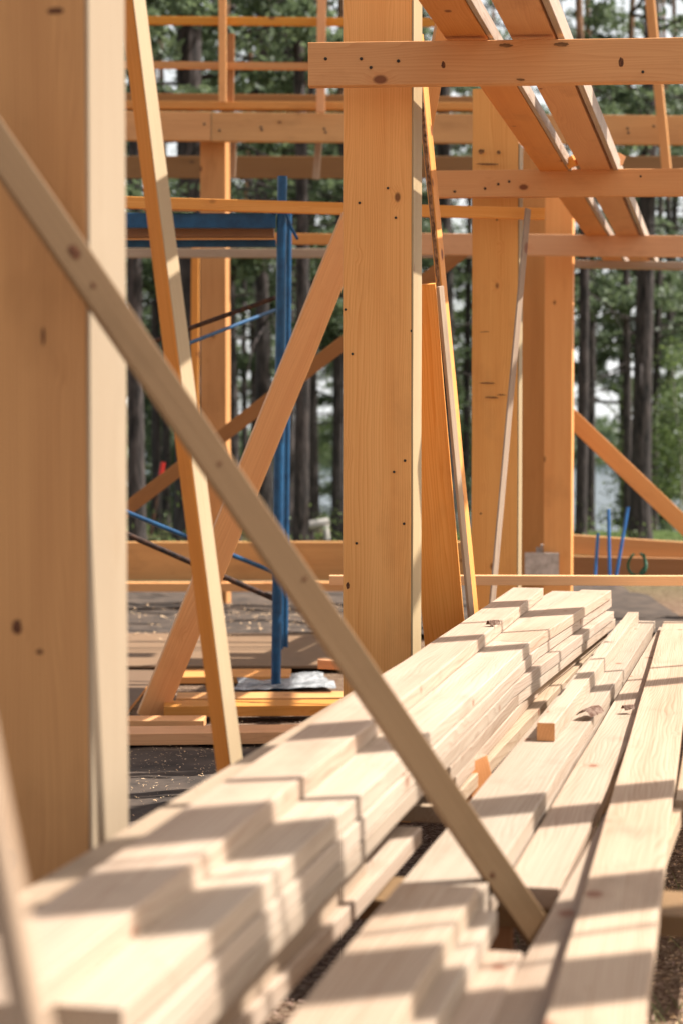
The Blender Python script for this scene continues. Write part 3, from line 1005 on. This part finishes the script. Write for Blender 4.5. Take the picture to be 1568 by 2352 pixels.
# ------------------------------------------------------------------ right-hand pile
RG = 'boards of the low pile on the right'
edge_board('loose_board', 0.436, 5.09, 0.2320, 0.176, 3.58, 9.36, 0.905, 0.044, 'l', label='wide board at the left of the low pile, with the square timber lying on it', group=RG)
edge_board('loose_board', 0.440, 5.09, 0.232, 0.168, 3.66, 9.3, 0.950, 0.042, 'l', label='lower board hidden under the wide left board of the low pile', group=RG)
edge_board('loose_board', 0.624, 5.09, 0.2340, 0.122, 3.88, 9.46, 0.948, 0.044, 'l', label='narrow lower board next to the wide left board, ending near the flat bearer', group=RG)
edge_board('square_timber', 0.592, 5.53, 0.2310, 0.054, 5.53, 9.25, 0.848, 0.055, 'l', label='square timber with a bright orange sawn end lying on the low pile', cat='timber', endmat=W_END)
edge_board('loose_board', 0.318, 2.845, 0.2047, 0.154, 2.4, 9.3, 0.905, 0.044, 'l', label='long topmost board at the right running from the bottom border to the far end', group=RG)
edge_board('loose_board', 0.246, 3.0, 0.2565, 0.12, 2.4, 5.0, 0.950, 0.043, 'l', label='skewed board with an orange edge peeping out left under the topmost board', group=RG)
edge_board('loose_board', 0.766, 4.9, 0.2047, 0.120, 5.15, 6.3, 0.950, 0.043, 'l', label='board directly under the far half of the topmost right board', group=RG)
edge_board('loose_board', 0.905, 4.9, 0.2120, 0.17, 4.75, 9.35, 0.935, 0.044, 'l', label='wide board to the right of the topmost one with a shaded near end', group=RG)
edge_board('loose_board', 1.085, 4.9, 0.2130, 0.17, 4.6, 9.4, 0.930, 0.044, 'l', label='outermost wide board of the low pile, cut off by the right border', group=RG)
edge_board('loose_board', 0.707, 4.04, 0.262, 0.068, 3.95, 4.72, 0.945, 0.044, 'r', label='skewed board peeping out right from under the topmost board above the grass', group=RG)
# near pieces
edge_board('loose_board', 0.113, 3.517, 0.227, 0.155, 2.15, 3.50, 0.850, 0.044, 'l', label='short blurred board on top of the small near pile at the bottom centre', group=RG)
edge_board('loose_board', 0.305, 3.51, 0.227, 0.16, 2.15, 3.50, 0.896, 0.044, 'r', label='second board of the small near pile, sticking out to its right', group=RG)
edge_board('loose_board', 0.345, 3.40, 0.227, 0.17, 2.15, 3.38, 0.942, 0.044, 'r', label='third board of the small near pile, sticking out furthest right', group=RG)


# bark pieces lying on the boards
def bark_piece(px, py, Y, L, W_, rz, label, curl=0.02, h=None):
    p = at(px, py, Y)
    if h: p.z = EYE - h
    bm = bmesh.new()
    n, m = 10, 6
    gr = []
    for i in range(n + 1):
        row = []
        for j in range(m + 1):
            u, v = i / n - .5, j / m - .5
            e = 0.10 * noise.noise(Vector((u * 5, v * 5, L * 90)))
            row.append(bm.verts.new(((u + e * .5) * L, (v + e) * W_ * (1 - 0.5 * abs(u) ** 2), 0.004 + curl * (1 - (v * 2) ** 2) + 0.004 * noise.noise(Vector((u * 9, v * 9, 1))))))
        gr.append(row)
    for i in range(n):
        for j in range(m):
            bm.faces.new((gr[i][j], gr[i + 1][j], gr[i + 1][j + 1], gr[i][j + 1]))
    r_ = bmesh.ops.solidify(bm, geom=bm.faces[:], thickness=0.004)
    o = link('bark_piece', bm, M_CHIP)
    o.location = p
    o.rotation_euler = (0, 0, rz)
    return tag(o, label, 'bark')


M_SMUDGE = simple('grime', (0.10, 0.045, 0.018), (0.30, 0.15, 0.06), 30, 0.9, 5, bump=0)


def smudge(par, px, py, Y, w_, h_, seed):
    """a scuffed dirty streak with a ragged outline, a film on the timber"""
    c = at(px, py, Y)
    bm = bmesh.new()
    n = 26
    ring = []
    for i in range(n):
        a = 2 * math.pi * i / n
        r = 1 + 0.45 * noise.noise(Vector((math.cos(a) * 2.5, math.sin(a) * 2.5, seed)))
        ring.append(bm.verts.new((math.cos(a) * w_ / 2 * r, 0, math.sin(a) * h_ / 2 * r)))
    bm.faces.new(ring)
    o = link('smudge', bm, M_SMUDGE)
    o.parent = par
    bpy.context.view_layer.update()
    o.matrix_parent_inverse = par.matrix_world.inverted()
    o.location = c
    o.rotation_euler = (0, random.uniform(-.06, .06), -TH if par is R_POST else 0)


for px, py, w_, h_, sd_ in ((1118, 880, 0.085, 0.008, 1), (1128, 913, 0.075, 0.010, 2), (1150, 907, 0.05, 0.007, 3), (1120, 377, 0.12, 0.010, 4), (1112, 762, 0.05, 0.004, 5), (1103, 1180, 0.012, 0.012, 6), (1140, 505, 0.012, 0.012, 7), (1104, 348, 0.03, 0.03, 8), (1144, 350, 0.022, 0.02, 9)):
    smudge(R_POST, px, py, 10.175 + (1190 - px) * 0.00052, w_, h_, sd_)
for px, py, w_, h_, sd_ in ((1160, 104, 0.045, 0.012, 11), (1288, 102, 0.055, 0.016, 12), (1195, 183, 0.03, 0.008, 13)):
    smudge(B1, px, py, 6.693 - 0.0000951 * (px - 709), w_, h_, sd_)
def knot(par, px, py, w_, h_, seed, mat):
    """dark knot: ragged disc set a hair proud of the face the camera sees, found by its own plane"""
    bpy.context.view_layer.update()
    o_ = Vector((0, 0, EYE))
    d_ = (fwd * F + Vector((1, 0, 0)) * (px - 784) + upv * (1176 - py)).normalized()
    mi = par.matrix_world.inverted()
    lo, ld = mi @ o_, (mi.to_3x3() @ d_)
    hit, loc, nor, _ = par.ray_cast(lo, ld)
    if not hit:
        return
    bm = bmesh.new()
    n = 22
    c_ = bm.verts.new((0, 0, 0.0004))
    ring = []
    for i in range(n):
        a = 2 * math.pi * i / n
        r = 1 + 0.3 * noise.noise(Vector((math.cos(a) * 2, math.sin(a) * 2, seed)))
        ring.append(bm.verts.new((math.cos(a) * w_ / 2 * r, math.sin(a) * h_ / 2 * r, 0)))
    for i in range(n):
        bm.faces.new((c_, ring[i], ring[(i + 1) % n]))
    o = link('knot', bm, mat)
    o.parent = par
    o.matrix_local = Matrix.Translation(loc + nor * 0.0006) @ nor.to_track_quat('Z', 'Y').to_matrix().to_4x4()


M_KNOT = simple('knot_wood', (0.05, 0.018, 0.008), (0.17, 0.06, 0.022), 90, 0.7, 4, bump=0)
for px, py, w_, h_, sd_ in ((172, 578, 0.030, 0.018, 1), (215, 655, 0.012, 0.008, 2), (505, 1065, 0.010, 0.008, 3), (700, 1330, 0.012, 0.008, 4), (1130, 2010, 0.014, 0.010, 5)):
    knot(DB, px, py, w_, h_, sd_, M_KNOT)
for px, py, w_, h_, sd_ in ((92, 1497, 0.016, 0.010, 6), (100, 772, 0.034, 0.007, 7), (128, 25, 0.036, 0.012, 8), (40, 1440, 0.02, 0.03, 9)):
    knot(L_POST, px, py, w_, h_, sd_, M_KNOT)
for px, py, w_, h_, sd_ in ((798, 1345, 0.014, 0.026, 10), (1017, 149, 0.026, 0.014, 11), (1425, 143, 0.034, 0.018, 12)):
    knot(C_POST if py > 1000 else B1, px, py, w_, h_, sd_, M_KNOT)
bark_piece(1354, 1622, 6.0, 0.13, 0.060, R(62), 'curled flake of pale bark lying beside the square timber', 0.020, h=0.892)
bark_piece(1442, 1632, 6.4, 0.045, 0.035, R(20), 'small dark bark chip on the boards at the right', 0.015, h=0.935)
bark_piece(1131, 1436, 6.7, 0.045, 0.035, R(30), 'small knotty bark lump on top of the tall lumber stack', 0.018, h=0.668)

# ------------------------------------------------------------------ floor clutter on the left
def slab(name, x0, x1, ytop, ybot, h, t_, mat, label, cat, group=None, skew=0.0):
    """flat board lying on the floor: image rows of its back and front top edges fix the distances"""
    Yb, Yf = h * F / (ytop - 1020), h * F / (ybot - 1020)
    Yc = (Yb + Yf) / 2
    A = Vector((px_x(x0, Yc), Yc, EYE - h - t_ / 2))
    B = Vector((px_x(x1, Yc), Yc + skew, EYE - h - t_ / 2))
    return board(name, A, B, Yb - Yf, t_, (0, 0, 1), mat, label, cat, group, endmat=W_END)


FG = 'boards lying on the floor at the left'
slab('floor_board', 150, 900, 1672, 1690, 1.355, 0.055, W_BEAM, 'nearest long board on the floor left of the lumber, under the foot of the leaning stud', 'board', FG, 0.12)
slab('floor_board', 150, 470, 1646, 1658, 1.37, 0.04, W_BEAM, 'short board on the floor with its end left of the leaning stud', 'board', FG)
slab('floor_board', 376, 980, 1612, 1626, 1.36, 0.055, W_BEAM, 'long board on the floor beside the foot of the wide diagonal board', 'board', FG, 0.1)
slab('floor_board', 405, 1000, 1592, 1606, 1.37, 0.045, W_BEAM, 'rear long board on the floor just before the scaffold foot', 'board', FG, 0.08)
slab('floor_board', 408, 667, 1538, 1556, 1.40, 0.042, W_BEAM, 'short board with sun spots lying in front of the plywood deck', 'board', FG)
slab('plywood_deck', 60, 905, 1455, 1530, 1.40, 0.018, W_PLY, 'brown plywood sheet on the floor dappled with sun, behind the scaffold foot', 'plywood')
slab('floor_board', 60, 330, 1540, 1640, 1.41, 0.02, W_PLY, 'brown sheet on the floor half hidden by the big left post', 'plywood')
ib('wood_block', (730, 1524, 10.1), (800, 1524, 10.1), 0.05, 0.10, label='small orange offcut on the floor beside the diagonal grey-brown batten', cat='offcut', mat=W_END)


def sheet(name, x0, x1, y0, y1, z, mat, label, cat, amp=0.02, seed=0, kind=None):
    bm = bmesh.new()
    nx, ny = 40, 24
    g_ = []
    for j in range(ny + 1):
        Y = y0 + (y1 - y0) * j / ny
        row = []
        for i in range(nx + 1):
            X = x0 + (x1 - x0) * i / nx
            e = noise.noise(Vector((X * 1.2, Y * 1.2, seed))) * 0.12
            row.append(bm.verts.new((X + e, Y + e, z + amp * abs(noise.noise(Vector((X * 4, Y * 6, seed)))) + amp * 0.4 * noise.noise(Vector((X * 14, Y * 14, seed))))))
        g_.append(row)
    for j in range(ny):
        for i in range(nx):
            bm.faces.new((g_[j][i], g_[j][i + 1], g_[j + 1][i + 1], g_[j + 1][i]))
    return tag(link(name, bm, mat, smooth=True), label, cat, kind=kind)


sheet('roofing_felt_sheet', -3.0, 0.2, 6.6, 9.0, 0.022, M_TARP, 'dark dusty felt sheet with shavings on the floor below the leaning stud', 'sheet', 0.02, 1)
sheet('roofing_felt_sheet', -3.2, 2.8, 13.6, 18.5, 0.025, M_TARP, 'rumpled dark felt sheet on the floor behind the plywood deck', 'sheet', 0.05, 2)
sheet('plastic_sheet', -0.62, -0.05, 10.55, 11.3, 0.03, M_PLAS, 'crumpled translucent plastic sheet beside the scaffold foot', 'plastic sheet', 0.03, 3)


def scatter(name, n, box, z0, ln, mat, label, cat, seed, th=0.002, curly=True):
    random.seed(seed)
    bm = bmesh.new()
    x0, x1, y0, y1 = box
    for i in range(n):
        x, y = random.uniform(x0, x1), random.uniform(y0, y1)
        if random.random() < 0.5:
            x = x0 + (x1 - x0) * (0.5 + 0.22 * random.gauss(0, 1)); y = y0 + (y1 - y0) * (0.5 + 0.25 * random.gauss(0, 1))
        z = (z0 if z0 is not None else ground_z(x, y)) + random.uniform(0.003, 0.014)
        a = random.uniform(0, 6.28)
        l = ln * random.uniform(0.4, 1.5)
        w_ = l * random.uniform(0.12, 0.35)
        d = Vector((math.cos(a), math.sin(a), random.uniform(-.2, .35)))
        s = Vector((-math.sin(a), math.cos(a), random.uniform(-.3, .3)))
        p = Vector((x, y, z))
        mid = p + Vector((0, 0, l * 0.25 * random.random()))
        v = [bm.verts.new(q) for q in (p - d * l / 2 - s * w_ / 2, p - d * l / 2 + s * w_ / 2, mid + s * w_ / 2, mid - s * w_ / 2, p + d * l / 2 + s * w_ / 2, p + d * l / 2 - s * w_ / 2)]
        bm.faces.new((v[0], v[1], v[2], v[3]))
        bm.faces.new((v[3], v[2], v[4], v[5]))
    return tag(link(name, bm, mat), label, cat, kind='stuff')


scatter('wood_shavings', 900, (-1.4, 0.0, 6.9, 9.0), 0.028, 0.011, M_SHAVE, 'curly wood shavings strewn over the dark felt sheet', 'shavings', 3)
scatter('wood_shavings', 700, (-2.2, 1.2, 13.2, 16.0), 0.05, 0.028, M_SHAVE, 'pale shavings scattered on the rear felt sheet', 'shavings', 4)
scatter('bark_litter', 16000, (-1.0, 2.6, 3.6, 9.5), None, 0.017, M_CHIP, 'brown bark litter and wood chips on the ground below the lumber', 'litter', 5)
scatter('light_chips', 16000, (0.8, 2.6, 3.6, 7.0), None, 0.013, M_SHAVE, 'light splinters on the ground at the lower right', 'splinters', 6)


def grass():
    random.seed(8)
    bm = bmesh.new()
    for i in range(2600):
        x, y = random.uniform(0.5, 2.6), random.uniform(3.8, 8)
        if noise.noise(Vector((x * 2, y * 2, 0))) < -0.05: continue
        z = ground_z(x, y)
        h = random.uniform(0.02, 0.07)
        a = random.uniform(0, 6.28)
        s = Vector((math.cos(a), math.sin(a), 0)) * 0.0022
        b = Vector((random.gauss(0, .5), random.gauss(0, .5), 1)) * h
        p = Vector((x, y, z))
        bm.faces.new([bm.verts.new(q) for q in (p - s, p + s, p + b * .6 + s * .6, p + b, p + b * .6 - s * .6)])
    tag(link('grass_tufts', bm, M_GRASS), 'thin fresh grass growing through the litter at the lower right', 'grass', kind='stuff')


grass()
random.seed(21)

# shovel with a red grip stuck behind the frame on the left
sv = empty('garden_tool', at(350, 1215, 20))
tag(sv, 'long-handled tool with a red grip standing in the woods left of the leaning stud', 'tool')
tube('shaft', [at(347, 1225, 20), at(370, 1092, 20)], 0.02, M_RUST, sv)
tube('grip', [at(370, 1092, 20), at(375, 1062, 20)], 0.026, M_RED, sv)
# pale log bench in the woods
lb = empty('log_bench', at(740, 1235, 24))
tag(lb, 'small rustic bench of pale log slices in the woods left of the central post', 'bench')
tube('seat', [at(705, 1207, 24), at(757, 1199, 24)], 0.06, M_BIRCH, lb)
tube('leg', [at(712, 1240, 24.1), at(716, 1207, 24.1)], 0.05, M_BARK, lb)
tube('leg', [at(752, 1240, 23.9), at(747, 1205, 23.9)], 0.04, M_BIRCH, lb)

# ------------------------------------------------------------------ added timbers out of view, most placed to shade the lumber and floor
OG = 'added posts and shade timbers beyond the right border'
def outside(name, A, B, w_, t_, n, label, cat):
    return board(name, A, B, w_, t_, n, W_POST, label, cat, OG)

for i, (X_, Y_) in enumerate(((4.9, 4.6), (5.6, 7.9), (6.3, 11.2))):
    outside('post', (X_, Y_, 0), (X_, Y_, 4.6), 0.27, 0.19, -D, 'added frame post, unseen beyond the right border', 'post')


def shade_timber(S0, S1, t, w_, label, zc=0.78, name='shade_timber', t2=None):
    """added unseen timber whose shadow runs from S0 to S1 on top of the lumber: it hangs t metres up the sun's ray"""
    a = Vector((*S0, zc)) + SUN * t
    b = Vector((*S1, zc)) + SUN * (t2 or t)
    return board(name, a, b, w_, 0.045, SUN, W_BEAM, label, 'shade_timber', OG)


def lineat(x0, y0, x1, beta):
    return (x0, y0), (x1, y0 + (x1 - x0) * math.tan(R(beta)))


def band(cx, cy, beta, xa, xb, t, w_, label, t2=None):
    k = math.tan(R(beta))
    shade_timber((xa, cy + (xa - cx) * k), (xb, cy + (xb - cx) * k), t, w_, label, t2=t2)


RL = 'added timber overhead out of view, placed to throw shade bands on the lumber'
band(-0.17, 3.25, 25, -1.0, 1.6, 4.3, 0.265, RL)
band(-0.195, 2.985, 25, -0.40, 1.6, 4.4, 0.018, RL)
band(-0.20, 2.78, 20, -1.0, 1.6, 4.45, 0.25, RL)
band(0.0, 4.28, 26, -0.8, 1.9, 4.3, 0.20, RL)
band(0.35, 6.24, 34, -0.2, 2.4, 4.3, 0.13, RL)
band(0.65, 6.93, 30, 0.2, 2.4, 4.2, 0.03, RL)
band(0.65, 7.60, 30, -0.2, 1.2, 4.2, 0.24, RL)
for k in range(13):  # added boards out of view, their gaps set to dapple the rear floor
    y0 = 8.3 + k * 0.34 + random.uniform(-0.03, 0.03)
    x0, x1 = 0.6 + random.uniform(-.2, .3), 3.2 + random.uniform(-.3, .15)
    if k in (4, 9): continue
    if k in (2, 6, 11): x0 += 1.3
    if k in (3, 8): x1 -= 1.3
    if 9.4 < y0 < 10.9: x1 = 2.42
    segs = [(x0, x1)]
    if k >= 6:
        xm = random.uniform(1.9, 2.8)
        segs = [(x0, xm - 0.22), (xm + 0.22, x1)] if x1 > 2.6 else [(x0, x1)]
    for xa, xb in segs:
        board('shade_board', (xa, y0, 4.6), (xb, y0, 4.6), 0.335 if k % 4 else 0.26, 0.025, (0, 0, 1), W_BEAM, 'added board out of view high over the rear floor, placed to shade it', 'shade board', 'added shade boards above the rear floor')
for X_ in (0.9, 2.9):
    board('added_purlin', (X_, 6.6, 4.53), (X_, 12.6, 4.53), 0.07, 0.10, (0, 0, 1), W_BEAM, 'added purlin carrying the shade boards above the rear floor', 'purlin', 'added purlins under the shade boards')
